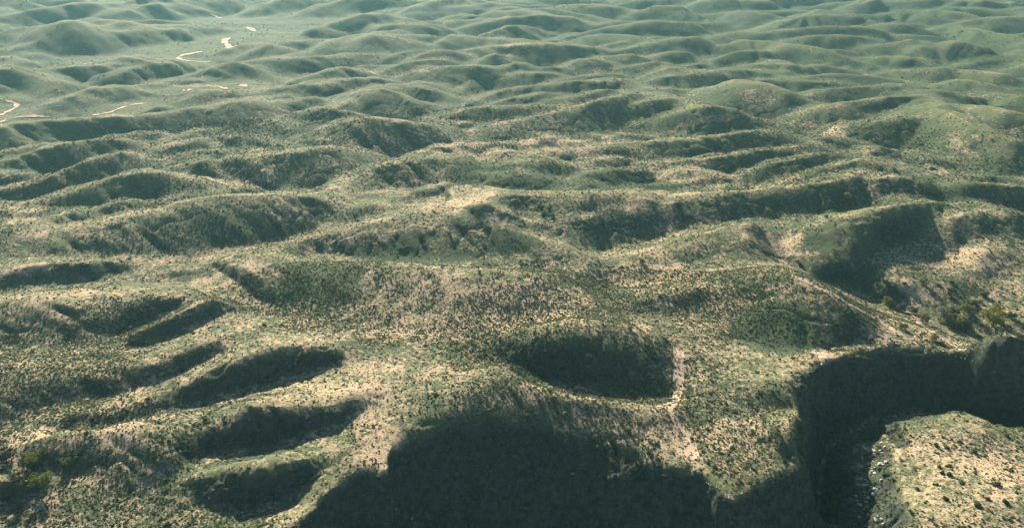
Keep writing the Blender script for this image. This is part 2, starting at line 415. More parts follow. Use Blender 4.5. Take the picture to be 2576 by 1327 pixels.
def cubic(arr, pos):
    """Catmull-Rom along axis 0 at fractional positions"""
    i = np.clip(np.floor(pos).astype(int), 1, arr.shape[0] - 3); f = (pos - i)[:, None]
    a, b, c, d = arr[i - 1], arr[i], arr[i + 1], arr[i + 2]
    return b + 0.5 * f * (c - a + f * (2 * a - 5 * b + 4 * c - d + f * (3 * (b - c) + d - a)))
Hm = cubic(coarse.astype(float), (LR - lr0) / (lr1 - lr0) * (CR - 1))
Hm = cubic(Hm.T.copy(), (TH + TH0) / (2 * TH0) * (CT - 1)).T.copy()
crest = np.maximum(crest, -0.004 * np.exp(clr)[:, None])
for _ in range(1):
    for ax in (0, 1):
        crest = 0.25 * np.roll(crest, 1, ax) + 0.5 * crest + 0.25 * np.roll(crest, -1, ax)
Cr = cubic(crest.astype(float), (LR - lr0) / (lr1 - lr0) * (CR - 1))
Cr = cubic(Cr.T.copy(), (TH + TH0) / (2 * TH0) * (CT - 1)).T.copy()
far_ = np.clip((np.exp(LR) - 345) / (450 - 345), 0, 1)[:, None]; far_ = far_ * far_ * (3 - 2 * far_)
Hm = Hm * (1 - far_) + Cr * far_
Gap = cubic(gap.astype(float), (LR - lr0) / (lr1 - lr0) * (CR - 1))
Gap = cubic(Gap.T.copy(), (TH + TH0) / (2 * TH0) * (CT - 1)).T.copy()

def hash2(ix, iy, seed):
    h = (ix * 374761393 + iy * 668265263 + seed * 974634777) & 0xFFFFFFFF
    h = ((h ^ (h >> 13)) * 1274126177) & 0xFFFFFFFF
    return ((h ^ (h >> 16)) & 0xFFFFFF) / float(0xFFFFFF)
def vnoise(x, y, seed):
    ix = np.floor(x).astype(np.int64); iy = np.floor(y).astype(np.int64)
    fx = x - ix; fy = y - iy
    ux = fx * fx * fx * (fx * (fx * 6 - 15) + 10); uy = fy * fy * fy * (fy * (fy * 6 - 15) + 10)
    a = hash2(ix, iy, seed); b = hash2(ix + 1, iy, seed); c = hash2(ix, iy + 1, seed); d = hash2(ix + 1, iy + 1, seed)
    return (a + (b - a) * ux + (c - a) * uy + (a - b - c + d) * ux * uy) * 2 - 1
def fbm(x, y, seed, octaves=4, gain=0.5):
    s, a = 0, 1.0
    for k in range(octaves):
        s = s + a * vnoise(x * 2 ** k + 17.3 * k, y * 2 ** k - 9.1 * k, seed + k)
        a *= gain
    return s
R = np.exp(LR)[:, None]
X = R * np.sin(TH)[None, :]; Y = R * np.cos(TH)[None, :]
def sm(a, b, x):
    t = np.clip((x - a) / (b - a), 0, 1); return t * t * (3 - 2 * t)
# hills out of range of the survey, and the small-scale relief
wx = X + 40 * vnoise(X / 160, Y / 160, 91); wy = Y + 40 * vnoise(X / 160, Y / 160, 92)
rid = 1 - np.abs(fbm(wx / 210, wy / 150, 5, 3)) * 1.5
Hm += sm(2200, 3600, R) * (rid * 9 - 2) * (1 - 0.6 * sm(3500, 7000, R))
# undulation between the surveyed crests, and creases running down every slope (both grow with distance like the hills do)
u_, v_ = np.broadcast_to(TH[None, :], X.shape), np.broadcast_to(LR[:, None], X.shape)
u_ = u_ + 0.02 * vnoise(X / 60, Y / 60, 93); v_ = v_ + 0.03 * vnoise(X / 60, Y / 60, 94)
und = 0.75 - 1.7 * np.abs(fbm((u_ * 0.9 - v_ * 0.35) / 0.13, (u_ * 0.35 + v_ * 0.9) / 0.10, 23, 2))
Hm += sm(0.006, 0.035, Gap) * und * R * np.interp(np.log(R), np.log([200, 330, 430, 700]), [0.001, 0.002, 0.002, 0.002])
slope0 = np.hypot(np.gradient(Hm, axis=0) / np.gradient(LR)[:, None], np.gradient(Hm, axis=1) / np.gradient(TH)[None, :]) / R
on = sm(0.10, 0.42, slope0)
lean = (u_ + 0.42 * v_)
cre = np.abs(fbm(lean / 0.040, v_ / 0.20, 61, 2)) * 0.0045 + np.abs(fbm(lean / 0.016, v_ / 0.085, 67, 2)) * 0.0012
Hm += on * (cre - 0.0022) * R * np.interp(R, [200, 320, 500], [0.65, 0.8, 1.0])
out = sm(D2R(36), D2R(42), np.abs(TH))[None, :] * sm(200, 320, R)
Hm += out * (1 - sm(1000, 1900, R)) * fbm(X / 70, Y / 60, 31, 3) * 5
steep = np.clip(np.hypot(np.gradient(Hm, axis=0) / np.gradient(LR)[:, None], np.gradient(Hm, axis=1) / np.gradient(TH)[None, :]) / R, 0, 1.2)
amp = np.interp(np.log(R), [math.log(150), math.log(300), math.log(900), math.log(2000)], [0.8, 1.0, 1.6, 2.2])
Hm += amp * 0.6 * fbm(X / 30, Y / 30, 41, 4, 0.42)
gul = np.abs(fbm(wx / 17, wy / 17, 55, 3, 0.5))
Hm -= np.clip(0.22 - gul, 0, 1) * 4.0 * np.clip(steep * 1.6, 0.08, 1) * (1 - sm(500, 1100, R))
Hm += np.clip(steep - 0.5, 0, 0.8) * (3.2 * fbm(X / 8, Y / 8, 77, 4, 0.55) - 1.5 * np.abs(fbm(X / 3.5, Y / 9, 79, 2))) * (1 - sm(300, 600, R))

def hgt(x, y):
    r = np.hypot(x, y); th = np.arctan2(x, y)
    i = np.interp(np.log(np.maximum(r, 61)), LR, np.arange(NR)); j = np.interp(th, TH, np.arange(NT))
    i0 = np.clip(i.astype(int) if hasattr(i, 'astype') else int(i), 0, NR - 2); j0 = np.clip(j.astype(int) if hasattr(j, 'astype') else int(j), 0, NT - 2)
    fi, fj = i - i0, j - j0
    return (Hm[i0, j0] * (1 - fi) * (1 - fj) + Hm[i0 + 1, j0] * fi * (1 - fj) + Hm[i0, j0 + 1] * (1 - fi) * fj + Hm[i0 + 1, j0 + 1] * fi * fj)
def at(x, y):
    """where the line of sight through (column, row) first meets the ground"""
    u = (x - CX) / FPX; v = (CY - y) / FPX
    fy = math.cos(PITCH) + v * math.sin(PITCH); fz = -math.sin(PITCH) + v * math.cos(PITCH)
    t = np.exp(np.linspace(math.log(100), math.log(5000), 6000))
    px, py, pz = u * t, fy * t, CAM_H + fz * t
    below = pz < hgt(px, py)
    k = int(np.argmax(below)) if below.any() else len(t) - 1
    return Vector((float(px[k]), float(py[k]), float(hgt(px[k:k + 1], py[k:k + 1])[0])))

# relative height: dry crests against moister hollows
def blur(a, k):
    for ax in (0, 1):
        c = np.cumsum(np.pad(a, [(k + 1, k) if q == ax else (0, 0) for q in (0, 1)], mode='edge'), axis=ax)
        a = (np.take(c, np.arange(2 * k + 1, c.shape[ax]), axis=ax) - np.take(c, np.arange(0, c.shape[ax] - 2 * k - 1), axis=ax)) / (2 * k + 1)
    return a
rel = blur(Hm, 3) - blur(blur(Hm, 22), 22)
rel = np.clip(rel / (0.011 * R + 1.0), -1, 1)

# dryness of the ground: the near plateau is bare and pale, the far hills are grassed over; with bare patches here and there
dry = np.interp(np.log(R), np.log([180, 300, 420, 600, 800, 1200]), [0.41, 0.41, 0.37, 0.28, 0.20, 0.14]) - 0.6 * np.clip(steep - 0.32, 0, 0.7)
def patch(px_, py_, wpx, hpx, amount):
    global dry
    a, b_, c_, d_ = at(px_, py_), at(px_ + wpx, py_), at(px_, py_ - hpx), at(px_, py_ + hpx)
    rx, ry = max(4, abs(b_.x - a.x)), max(4, abs(c_.y - d_.y) / 2)
    q = ((X - a.x) / rx) ** 2 + ((Y - a.y) / ry) ** 2 + 0.5 * fbm(X / (rx * .4), Y / (rx * .4), int(px_), 3)
    dry = dry + amount * (1 - sm(0.3, 1.3, q))
for q in [(1180,505,60,12,.25),(1100,770,190,90,.12),(1640,690,120,30,.3),(2290,740,50,45,.4),(1930,605,90,20,.3),(1900,250,60,28,.22),(1250,370,330,30,.18),(650,450,110,22,.3),
          (2100,338,40,8,.4),(1760,305,110,8,.3),(1700,450,160,14,.18),(2450,640,60,30,.3),(60,545,50,14,.4),(90,675,60,10,.4),(560,700,90,30,.15),(1350,780,120,60,.3),(1850,1090,110,50,.25),
          (2530,1190,60,40,.35),(900,1000,120,50,.2),(960,1120,60,60,.25),(2080,900,40,16,.4),(1720,1100,30,70,.35),(300,1080,60,20,.3),(100,1090,70,16,.35),(2480,900,90,30,.15),(1300,120,60,20,.2),(1000,185,120,10,.25),(420,215,140,8,.25),
          (750,700,50,50,-.4),(850,690,60,35,-.3),(1210,455,90,28,-.35),(1500,470,200,18,-.3),(1950,840,120,60,-.35),(2100,600,70,50,-.4),(1000,650,120,10,-.3),(560,570,160,45,-.25),(2430,360,60,50,.18),(2390,290,25,20,.12),(1450,900,170,60,-.3),(2380,470,90,30,-.3),(1290,610,70,30,-.3)]:
    patch(*q)
bm_v = np.stack([X, Y, Hm], -1).reshape(-1, 3).astype(np.float32)
idx = np.arange(NR * NT).reshape(NR, NT)
quads = np.stack([idx[:-1, :-1], idx[:-1, 1:], idx[1:, 1:], idx[1:, :-1]], -1).reshape(-1, 4).astype(np.int32)
me = bpy.data.meshes.new("hills")
me.vertices.add(len(bm_v)); me.vertices.foreach_set("co", bm_v.ravel())
me.loops.add(quads.size); me.loops.foreach_set("vertex_index", quads.ravel())
me.polygons.add(len(quads)); me.polygons.foreach_set("loop_start", np.arange(0, quads.size, 4, dtype=np.int32))
me.update(calc_edges=True)
me.polygons.foreach_set("use_smooth", np.ones(len(quads), bool))
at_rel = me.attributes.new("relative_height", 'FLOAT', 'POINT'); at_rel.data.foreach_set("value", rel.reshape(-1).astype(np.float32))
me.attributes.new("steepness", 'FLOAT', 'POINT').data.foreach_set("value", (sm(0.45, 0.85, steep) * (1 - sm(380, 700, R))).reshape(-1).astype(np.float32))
me.attributes.new("dryness", 'FLOAT', 'POINT').data.foreach_set("value", dry.reshape(-1).astype(np.float32))
hills = link(bpy.data.objects.new("hills", me)); tag(hills, kind="structure")

# ------------------------------------------------------------------ materials
def mat(name):
    m = bpy.data.materials.new(name); m.use_nodes = True
    nt = m.node_tree; b = nt.nodes["Principled BSDF"]; b.inputs["Roughness"].default_value = 0.95
    b.inputs["Specular IOR Level"].default_value = 0.1
    return m, nt, b
def noise(nt, scale, detail=4, rough=0.55, vec=None):
    t = nt.nodes.new("ShaderNodeTexNoise"); t.inputs["Scale"].default_value = scale; t.inputs["Detail"].default_value = detail
    t.inputs["Roughness"].default_value = rough
    if vec: nt.links.new(vec, t.inputs["Vector"])
    return t.outputs["Fac"]
def ramp(nt, fac, stops):
    t = nt.nodes.new("ShaderNodeValToRGB"); e = t.color_ramp.elements
    while len(e) < len(stops): e.new(0.5)
    for k, (p, c) in enumerate(stops):
        e[k].position = p; e[k].color = (*c, 1) if len(c) == 3 else c
    nt.links.new(fac, t.inputs[0]); return t.outputs["Color"]
def mixc(nt, fac, a, b):
    t = nt.nodes.new("ShaderNodeMix"); t.data_type = 'RGBA'
    for v, s in ((fac, 0), (a, 6), (b, 7)):
        if hasattr(v, "links"): nt.links.new(v, t.inputs[s])
        else: t.inputs[s].default_value = v if s == 0 else (*v, 1)
    return t.outputs[2]
def math_(nt, op, a, b=0.0, clamp=False):
    t = nt.nodes.new("ShaderNodeMath"); t.operation = op; t.use_clamp = clamp
    for k, v in enumerate((a, b)):
        if hasattr(v, "links"): nt.links.new(v, t.inputs[k])
        else: t.inputs[k].default_value = v
    return t.outputs[0]
def val(g): return (g, g, g)

gm, nt, b = mat("dry_hillside")
tc = nt.nodes.new("ShaderNodeTexCoord").outputs["Object"]
ra = nt.nodes.new("ShaderNodeAttribute"); ra.attribute_name = "relative_height"; relv = ra.outputs["Fac"]
big = noise(nt, 0.02, 3, 0.55, tc); mid = noise(nt, 0.09, 4, 0.6, tc); small = noise(nt, 0.55, 5, 0.65, tc); tiny = noise(nt, 1.6, 3, 0.6, tc)
da = nt.nodes.new("ShaderNodeAttribute"); da.attribute_name = "dryness"; dryv = da.outputs["Fac"]
soil = mixc(nt, mid, (0.56, 0.405, 0.275), (0.45, 0.38, 0.225))
grass = mixc(nt, ramp(nt, mid, [(0.36, val(0)), (0.64, val(1))]), (0.045, 0.08, 0.045), (0.12, 0.15, 0.075))
wood = ramp(nt, noise(nt, 0.011, 5, 0.65, tc), [(0.42, val(0)), (0.6, val(1))])
grass = mixc(nt, math_(nt, 'MULTIPLY', wood, 0.7), grass, (0.04, 0.068, 0.04))
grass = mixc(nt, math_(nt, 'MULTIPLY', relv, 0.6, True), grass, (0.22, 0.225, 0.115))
# bare ground where the dryness outweighs the broken grass cover
cover = math_(nt, 'ADD', math_(nt, 'MULTIPLY', big, 0.35), math_(nt, 'ADD', math_(nt, 'MULTIPLY', mid, 0.6), math_(nt, 'ADD', math_(nt, 'MULTIPLY', small, 0.9), math_(nt, 'MULTIPLY', tiny, 0.5))))
bare = math_(nt, 'SUBTRACT', dryv, math_(nt, 'MULTIPLY', math_(nt, 'SUBTRACT', cover, 1.175), 1.5))
cf = ramp(nt, bare, [(0.30, val(0)), (0.66, val(1))])
col = mixc(nt, cf, grass, soil)
tuft = ramp(nt, math_(nt, 'ADD', math_(nt, 'MULTIPLY', small, 0.45), math_(nt, 'MULTIPLY', tiny, 0.55)), [(0.48, val(0)), (0.62, val(1))])
col = mixc(nt, math_(nt, 'MULTIPLY', tuft, 0.5), col, (0.055, 0.085, 0.045))
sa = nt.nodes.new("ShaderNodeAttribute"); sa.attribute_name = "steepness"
cliff = mixc(nt, ramp(nt, small, [(0.4, val(0)), (0.62, val(1))]), (0.018, 0.032, 0.028), (0.09, 0.10, 0.08))  # dark rock and scrub, colour deepened to add shade on steep faces
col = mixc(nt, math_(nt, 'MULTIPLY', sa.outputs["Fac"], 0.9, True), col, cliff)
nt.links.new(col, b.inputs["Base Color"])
bmp = nt.nodes.new("ShaderNodeBump"); bmp.inputs["Strength"].default_value = 0.7; bmp.inputs["Distance"].default_value = 0.5
nt.links.new(small, bmp.inputs["Height"]); nt.links.new(bmp.outputs[0], b.inputs["Normal"])
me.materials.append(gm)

# ------------------------------------------------------------------ pale tracks and sandy river bends
def pale(name, ca, cb, scale):
    m, nt, b = mat(name); tc = nt.nodes.new("ShaderNodeTexCoord").outputs["Object"]
    nt.links.new(mixc(nt, ramp(nt, noise(nt, scale, 4, 0.6, tc), [(0.35, val(0)), (0.65, val(1))]), ca, cb), b.inputs["Base Color"])
    return m
sand = pale("pale_sand", (0.70, 0.54, 0.42), (0.50, 0.38, 0.27), 0.12)
dust = pale("track_dust", (0.60, 0.46, 0.33), (0.46, 0.36, 0.24), 0.5)
def strip(name, pts, width, m, lift, rag=0.3, seed=0):
    """ribbon laid over the ground along picture points (column, row); width in metres"""
    P3 = [at(*p) for p in pts]
    q = np.array([(p.x, p.y) for p in P3])
    d = np.r_[0, np.cumsum(np.hypot(*np.diff(q, axis=0).T))]
    step = max(0.5, d[-1] / 260)
    t = np.linspace(0, d[-1], max(4, int(d[-1] / step)))
    # smooth the corners
    c = np.c_[np.interp(t, d, q[:, 0]), np.interp(t, d, q[:, 1])]
    k = max(1, len(t) // 40)
    pad = np.pad(c, ((k, k), (0, 0)), mode='edge')
    c = np.stack([np.convolve(pad[:, a], np.ones(2 * k + 1) / (2 * k + 1), 'valid') for a in (0, 1)], -1)
    tg = np.gradient(c, axis=0); tg /= np.linalg.norm(tg, axis=1)[:, None] + 1e-9
    nr = np.c_[-tg[:, 1], tg[:, 0]]
    w = width / 2 * (1 + rag * fbm(t / (width * 2.0) + seed, t * 0 + seed, 300 + seed, 3))
    w *= np.minimum(1, np.minimum(np.arange(len(t)), np.arange(len(t))[::-1]) / 4 + 0.15)
    nc = 7
    V = []
    for j in range(nc):
        f = j / (nc - 1) * 2 - 1
        xy = c + nr * (w * f)[:, None]
        V.append(np.c_[xy, hgt(xy[:, 0], xy[:, 1]) + lift])
    V = np.stack(V, 1).reshape(-1, 3)
    ii = np.arange(len(t) * nc).reshape(-1, nc)
    F = np.stack([ii[:-1, :-1], ii[1:, :-1], ii[1:, 1:], ii[:-1, 1:]], -1).reshape(-1, 4)
    me = bpy.data.meshes.new(name); me.from_pydata(V.tolist(), [], F.tolist()); me.materials.append(m)
    o = tag(link(bpy.data.objects.new(name, me)), kind="structure")
    return o
for k, (pts, w) in enumerate(RIVER):
    strip("riverbed", [(x * K, y * K) for x, y in pts], w * 0.5, sand, 0.35, 0.8, k)
for k, (pts, w) in enumerate([
    ([(1990,690),(2050,720),(2100,745),(2160,778),(2215,806),(2255,835)], 2.2),
    ([(2305,806),(2345,835),(2380,858),(2405,872),(2425,885)], 2.2),
    ([(1707,872),(1708,930),(1706,985),(1685,1030),(1700,1060),(1728,1092),(1738,1125),(1742,1160)], 3.0),
    ]):
    strip("path", pts, w, dust, 0.09, 0.5, 40 + k)

# ------------------------------------------------------------------ vegetation
def leaf_mat(name, dark, light, trans=0.4):
    m, nt, b = mat(name)
    oi = nt.nodes.new("ShaderNodeObjectInfo"); geo = nt.nodes.new("ShaderNodeNewGeometry")
    f = math_(nt, 'ADD', math_(nt, 'MULTIPLY', oi.outputs["Random"], 0.65), math_(nt, 'MULTIPLY', geo.outputs["Random Per Island"], 0.35))
    c = mixc(nt, f, dark, light)
    nt.links.new(c, b.inputs["Base Color"])
    tr = nt.nodes.new("ShaderNodeBsdfTranslucent"); nt.links.new(c, tr.inputs["Color"])
    mx = nt.nodes.new("ShaderNodeMixShader"); mx.inputs[0].default_value = trans
    nt.links.new(b.outputs[0], mx.inputs[1]); nt.links.new(tr.outputs[0], mx.inputs[2])
    nt.links.new(mx.outputs[0], nt.nodes["Material Output"].inputs["Surface"])
    return m
M_SCRUB = leaf_mat("scrub_leaves", (0.07, 0.11, 0.06), (0.18, 0.21, 0.105))
M_DARK = leaf_mat("dark_leaves", (0.04, 0.065, 0.038), (0.075, 0.105, 0.05), 0.25)
M_YEL = leaf_mat("yellow_leaves", (0.12, 0.16, 0.04), (0.28, 0.28, 0.07), 0.4)
M_GREY = leaf_mat("grey_leaves", (0.17, 0.20, 0.13), (0.30, 0.31, 0.19), 0.3)
M_DRY = leaf_mat("dry_tufts", (0.28, 0.24, 0.13), (0.45, 0.36, 0.22), 0.3)
M_BARK, nt, b = mat("bark")
nt.links.new(mixc(nt, noise(nt, 6, 3), (0.16, 0.12, 0.09), (0.30, 0.25, 0.2)), b.inputs["Base Color"])
M_DEAD, nt, b = mat("bleached_wood")
nt.links.new(mixc(nt, noise(nt, 5, 3), (0.62, 0.57, 0.48), (0.45, 0.4, 0.33)), b.inputs["Base Color"])

class MB:
    def __init__(self): self.v = []; self.f = []
    def leaf(self, p, n, size, asp, spin):
        n = n.normalized(); t = n.orthogonal().normalized(); t = Matrix.Rotation(spin, 3, n) @ t; u = n.cross(t)
        k = len(self.v)
        for a, c in ((-1, -.5), (0.1, -1), (1, 0.3), (-.2, 1)):
            self.v.append(tuple(p + t * a * size * asp + u * c * size))
        self.f.append((k, k + 1, k + 2, k + 3))
    def tube(self, a, b, ra, rb, seg=6):
        ax = (b - a).normalized(); t = ax.orthogonal().normalized(); u = ax.cross(t); k = len(self.v)
        for c, r in ((a, ra), (b, rb)):
            for i in range(seg):
                an = 2 * math.pi * i / seg
                self.v.append(tuple(c + (t * math.cos(an) + u * math.sin(an)) * r))
        for i in range(seg):
            j = (i + 1) % seg
            self.f.append((k + i, k + j, k + seg + j, k + seg + i))
        self.f.append(tuple(k + seg + i for i in range(seg)))
    def mesh(self, name, m):
        me = bpy.data.meshes.new(name); me.from_pydata(self.v, [], self.f); me.materials.append(m); return me
R_ = random.Random(5)
def rdir():
    z = R_.uniform(-1, 1); a = R_.uniform(0, 2 * math.pi); q = math.sqrt(1 - z * z)
    return Vector((q * math.cos(a), q * math.sin(a), z))
def shrub_mesh(name, m, lumps, n, flat=0.8, size=0.13):
    """unit shrub about 1 m across: leaf sprays through a few overlapping domes"""
    mb = MB()
    cs = [(Vector((R_.uniform(-.28, .28), R_.uniform(-.28, .28), R_.uniform(0.18, 0.34) * flat)), R_.uniform(0.22, 0.36)) for _ in range(lumps)]
    for _ in range(n):
        c, r = R_.choice(cs); d = rdir(); p = c + Vector((d.x, d.y, d.z * flat)) * r * R_.uniform(0.45, 1.05)
        if p.z < 0.0: p.z = abs(p.z) * 0.5
        mb.leaf(p, (d + rdir() * 0.8 + Vector((0, 0, 0.5))), size * R_.uniform(0.6, 1.25), 0.8, R_.uniform(0, 6))
    for _ in range(4):
        d = rdir(); d.z = abs(d.z) + 0.6
        mb.tube(Vector((0, 0, -0.12)), d.normalized() * 0.4, 0.02, 0.008, 4)
    return mb.mesh(name, m)
SHRUBS = [shrub_mesh("shrub", M_SCRUB, 4, 90), shrub_mesh("shrub", M_SCRUB, 6, 110, 0.6), shrub_mesh("shrub", M_SCRUB, 3, 70, 1.0),
          shrub_mesh("shrub", M_DARK, 5, 110, 0.9), shrub_mesh("shrub", M_GREY, 4, 80, 0.7), shrub_mesh("tuft", M_DRY, 3, 50, 0.5, 0.11)]

# scattered points
def scatter(n, r0, r1, half, seed):
    g = np.random.default_rng(seed)
    r = np.sqrt(g.uniform(r0 ** 2, r1 ** 2, n)); th = g.uniform(-half, half, n)
    return r * np.sin(th), r * np.cos(th), g
PTS = []
for (n_, r0, r1, seed) in ((380000, 160, 330, 1), (240000, 330, 620, 2), (90000, 620, 1300, 3), (90000, 900, 2300, 4)):
    x, y, g = scatter(n_, r0, r1, D2R(40), seed)
    thick = 0.12 + 0.6 * sm(-0.7, 0.7, fbm(x / 38, y / 38, 201, 3) + 0.6 * fbm(x / 6, y / 6, 207, 2))
    rr = np.hypot(x, y); i = np.interp(np.log(rr), LR, np.arange(NR)).astype(int); j = np.interp(np.arctan2(x, y), TH, np.arange(NT)).astype(int)
    thick = np.clip(thick * (1 - 0.35 * rel[i, j]) * (0.75 + 0.9 * sm(0.3, 0.7, steep[i, j])), 0.05, 1)
    thick *= (1 - sm(520, 1250, rr) * 0.9) if seed < 4 else sm(900, 1300, rr) * sm(-0.35, 0.5, fbm(x / 130, y / 130, 211, 3))
    keep = g.uniform(0, 1, n_) < thick
    x, y, rr, thick = x[keep], y[keep], rr[keep], thick[keep]
    size = np.exp(g.normal(-0.02, 0.36, len(x))) * np.interp(rr, [200, 330, 500, 1200, 2300], [0.44, 0.50, 0.62, 1.1, 2.2])
    kind = g.choice(6, len(x), p=[0.26, 0.21, 0.12, 0.05, 0.16, 0.20])
    PTS.append(np.c_[x, y, hgt(x, y) - 0.05, size, g.uniform(0, 6.28, len(x)), kind])
# larger bushes that stand out one by one: on the knoll, in the gullies and here and there on the lit ridges
for (x0_, x1_, y0_, y1_, cnt, s0, s1) in ((2200, 2570, 1090, 1322, 95, 0.5, 1.9), (2050, 2190, 1090, 1320, 22, 1.0, 1.7), (1720, 2020, 900, 1230, 45, 0.8, 1.4), (20, 480, 1050, 1320, 36, 0.8, 1.5),
                                          (1010, 1700, 1060, 1320, 40, 0.8, 1.6), (700, 1250, 880, 1100, 30, 0.7, 1.2), (2050, 2560, 690, 860, 34, 1.0, 2.2), (1280, 1680, 880, 1000, 14, 0.8, 1.4)):
    for _ in range(cnt):
        p = at(rng.uniform(x0_, x1_), rng.uniform(y0_, y1_))
        PTS.append(np.array([[p.x, p.y, p.z - 0.08, rng.uniform(s0, s1), rng.uniform(0, 6.28), rng.choice([0, 0, 1, 2, 3, 3, 4])]]))
PTS = np.concatenate(PTS)

# picture position of a ground point
def to_pic(x, y, z):
    cz = math.cos(PITCH) * y - math.sin(PITCH) * (z - CAM_H)
    cy = math.sin(PITCH) * y + math.cos(PITCH) * (z - CAM_H)
    return CX + FPX * x / cz, CY - FPX * cy / cz
px, py = to_pic(PTS[:, 0], PTS[:, 1], PTS[:, 2] + PTS[:, 3] * 0.4)
rr = np.hypot(np.hypot(PTS[:, 0], PTS[:, 1]), CAM_H)
inside = (px > 12) & (px < 2564) & (py > 20) & (py < 1318) & (PTS[:, 5] < 5)
# the ones nothing hides: march the line of sight
cand = np.where(inside)[0]; cand = cand[np.argsort(-(PTS[cand, 3] / rr[cand]))][:1500]
clear = np.ones(len(cand), bool)
for f in np.linspace(0.55, 0.985, 60):
    qx, qy = PTS[cand, 0] * f, PTS[cand, 1] * f
    clear &= (CAM_H + (PTS[cand, 2] + PTS[cand, 3] * 0.6 - CAM_H) * f) > hgt(qx, qy) + 0.1
big_ones = cand[clear]
# keep them apart so that each can be told from the next
chosen = []
for k in big_ones:
    if len(chosen) >= 270: break
    if all((PTS[k, 0] - PTS[c, 0]) ** 2 + (PTS[k, 1] - PTS[c, 1]) ** 2 > 2.6 ** 2 for c in chosen): chosen.append(k)
LOOK = ["rounded grey-green shrub", "low spreading grey-green shrub", "upright grey-green shrub", "dark green shrub", "pale silvery shrub"]
def place_of(x, y):
    if x > 2150 and y > 1035: return "on the sunlit knoll in the lower right corner", "shrubs on the sunlit knoll"
    if x > 2030 and y > 860: return "in the shaded gully beside the sunlit knoll", "shrubs in the shaded gully"
    if 1690 < x < 2035 and y > 860: return "on the lit spur between the two shaded hollows", "shrubs on the spur between the hollows"
    if 985 < x < 1740 and y > 1010: return "on the shaded scarp at the bottom of the picture", "shrubs on the shaded scarp"
    if 1240 < x < 1700 and 840 < y <= 1010: return "in the dark hollow above the shaded scarp", "shrubs in the dark hollow"
    if x <= 985 and y > 1000: return "on the lit finger ridges at lower left", "shrubs on the lower left ridges"
    if x <= 985: return "on the hillside left of the central swell", "shrubs on the left hillside"
    return "on the pale central swell", "shrubs on the central swell"
done = {}
for k in chosen:
    x, y, z, sz, rz, kd = PTS[k]; kd = int(kd)
    o = link(bpy.data.objects.new("shrub", SHRUBS[kd]))
    o.location = (x, y, z); o.scale = (sz * 1.15,) * 3; o.rotation_euler = (0, 0, rz)
    where, grp = place_of(px[k], py[k])
    tag(o, LOOK[kd] + " " + where, "shrub", LOOK[kd].replace("shrub", "") + grp)
    done.setdefault(kd, o)
rest = np.setdiff1d(np.arange(len(PTS)), chosen)
tuft_src = link(bpy.data.objects.new("grass_tuft", SHRUBS[5])); tp = at(2300, 1180)
tuft_src.location = tp; tag(tuft_src, "straw coloured grass tuft near the top of the sunlit knoll at lower right", "grass tuft")
done[5] = tuft_src
for kd in range(5):
    if kd not in done: done[kd] = done[next(iter(done))]

def scatter_object(name, pts, sources):
    me = bpy.data.meshes.new(name)
    me.vertices.add(len(pts)); me.vertices.foreach_set("co", pts[:, :3].astype(np.float32).ravel())
    for nm, ty, col_ in (("size", 'FLOAT', 3), ("turn", 'FLOAT', 4), ("sort", 'INT', 5)):
        a = me.attributes.new(nm, ty, 'POINT'); a.data.foreach_set("value", pts[:, col_].astype(np.float32 if ty == 'FLOAT' else np.int32))
    o = tag(link(bpy.data.objects.new(name, me)), kind="stuff")
    ng = bpy.data.node_groups.new(name, 'GeometryNodeTree')
    ng.interface.new_socket("Geometry", in_out='INPUT', socket_type='NodeSocketGeometry'); ng.interface.new_socket("Geometry", in_out='OUTPUT', socket_type='NodeSocketGeometry')
    N, L = ng.nodes, ng.links
    gi, go = N.new("NodeGroupInput"), N.new("NodeGroupOutput")
    iop = N.new("GeometryNodeInstanceOnPoints"); gti = N.new("GeometryNodeGeometryToInstance")
    for sobj in reversed(sources):
        # the plain mesh of an existing shrub, without that shrub's own place
        oi = N.new("GeometryNodeObjectInfo"); oi.transform_space = 'ORIGINAL'; oi.inputs["Object"].default_value = sobj; oi.inputs["As Instance"].default_value = True
        L.new(oi.outputs["Geometry"], gti.inputs[0])
    def attr(nm, ty):
        t = N.new("GeometryNodeInputNamedAttribute"); t.data_type = ty; t.inputs["Name"].default_value = nm; return t.outputs[0]
    jn = N.new("GeometryNodeJoinGeometry")
    for l in list(gti.inputs[0].links): pass
    N.remove(gti)
    for node in [q for q in N if q.bl_idname == "GeometryNodeObjectInfo"]:
        L.new(node.outputs["Geometry"], jn.inputs[0])
    cmb = N.new("ShaderNodeCombineXYZ"); L.new(attr("turn", 'FLOAT'), cmb.inputs[2])
    L.new(gi.outputs[0], iop.inputs["Points"]); L.new(jn.outputs[0], iop.inputs["Instance"])
    iop.inputs["Pick Instance"].default_value = True
    L.new(attr("sort", 'INT'), iop.inputs["Instance Index"]); L.new(cmb.outputs[0], iop.inputs["Rotation"]); L.new(attr("size", 'FLOAT'), iop.inputs["Scale"])
    L.new(iop.outputs[0], go.inputs[0])
    md = o.modifiers.new("scatter", 'NODES'); md.node_group = ng
    return o
scatter_object("scrub", PTS[rest], [done[k] for k in range(6)])

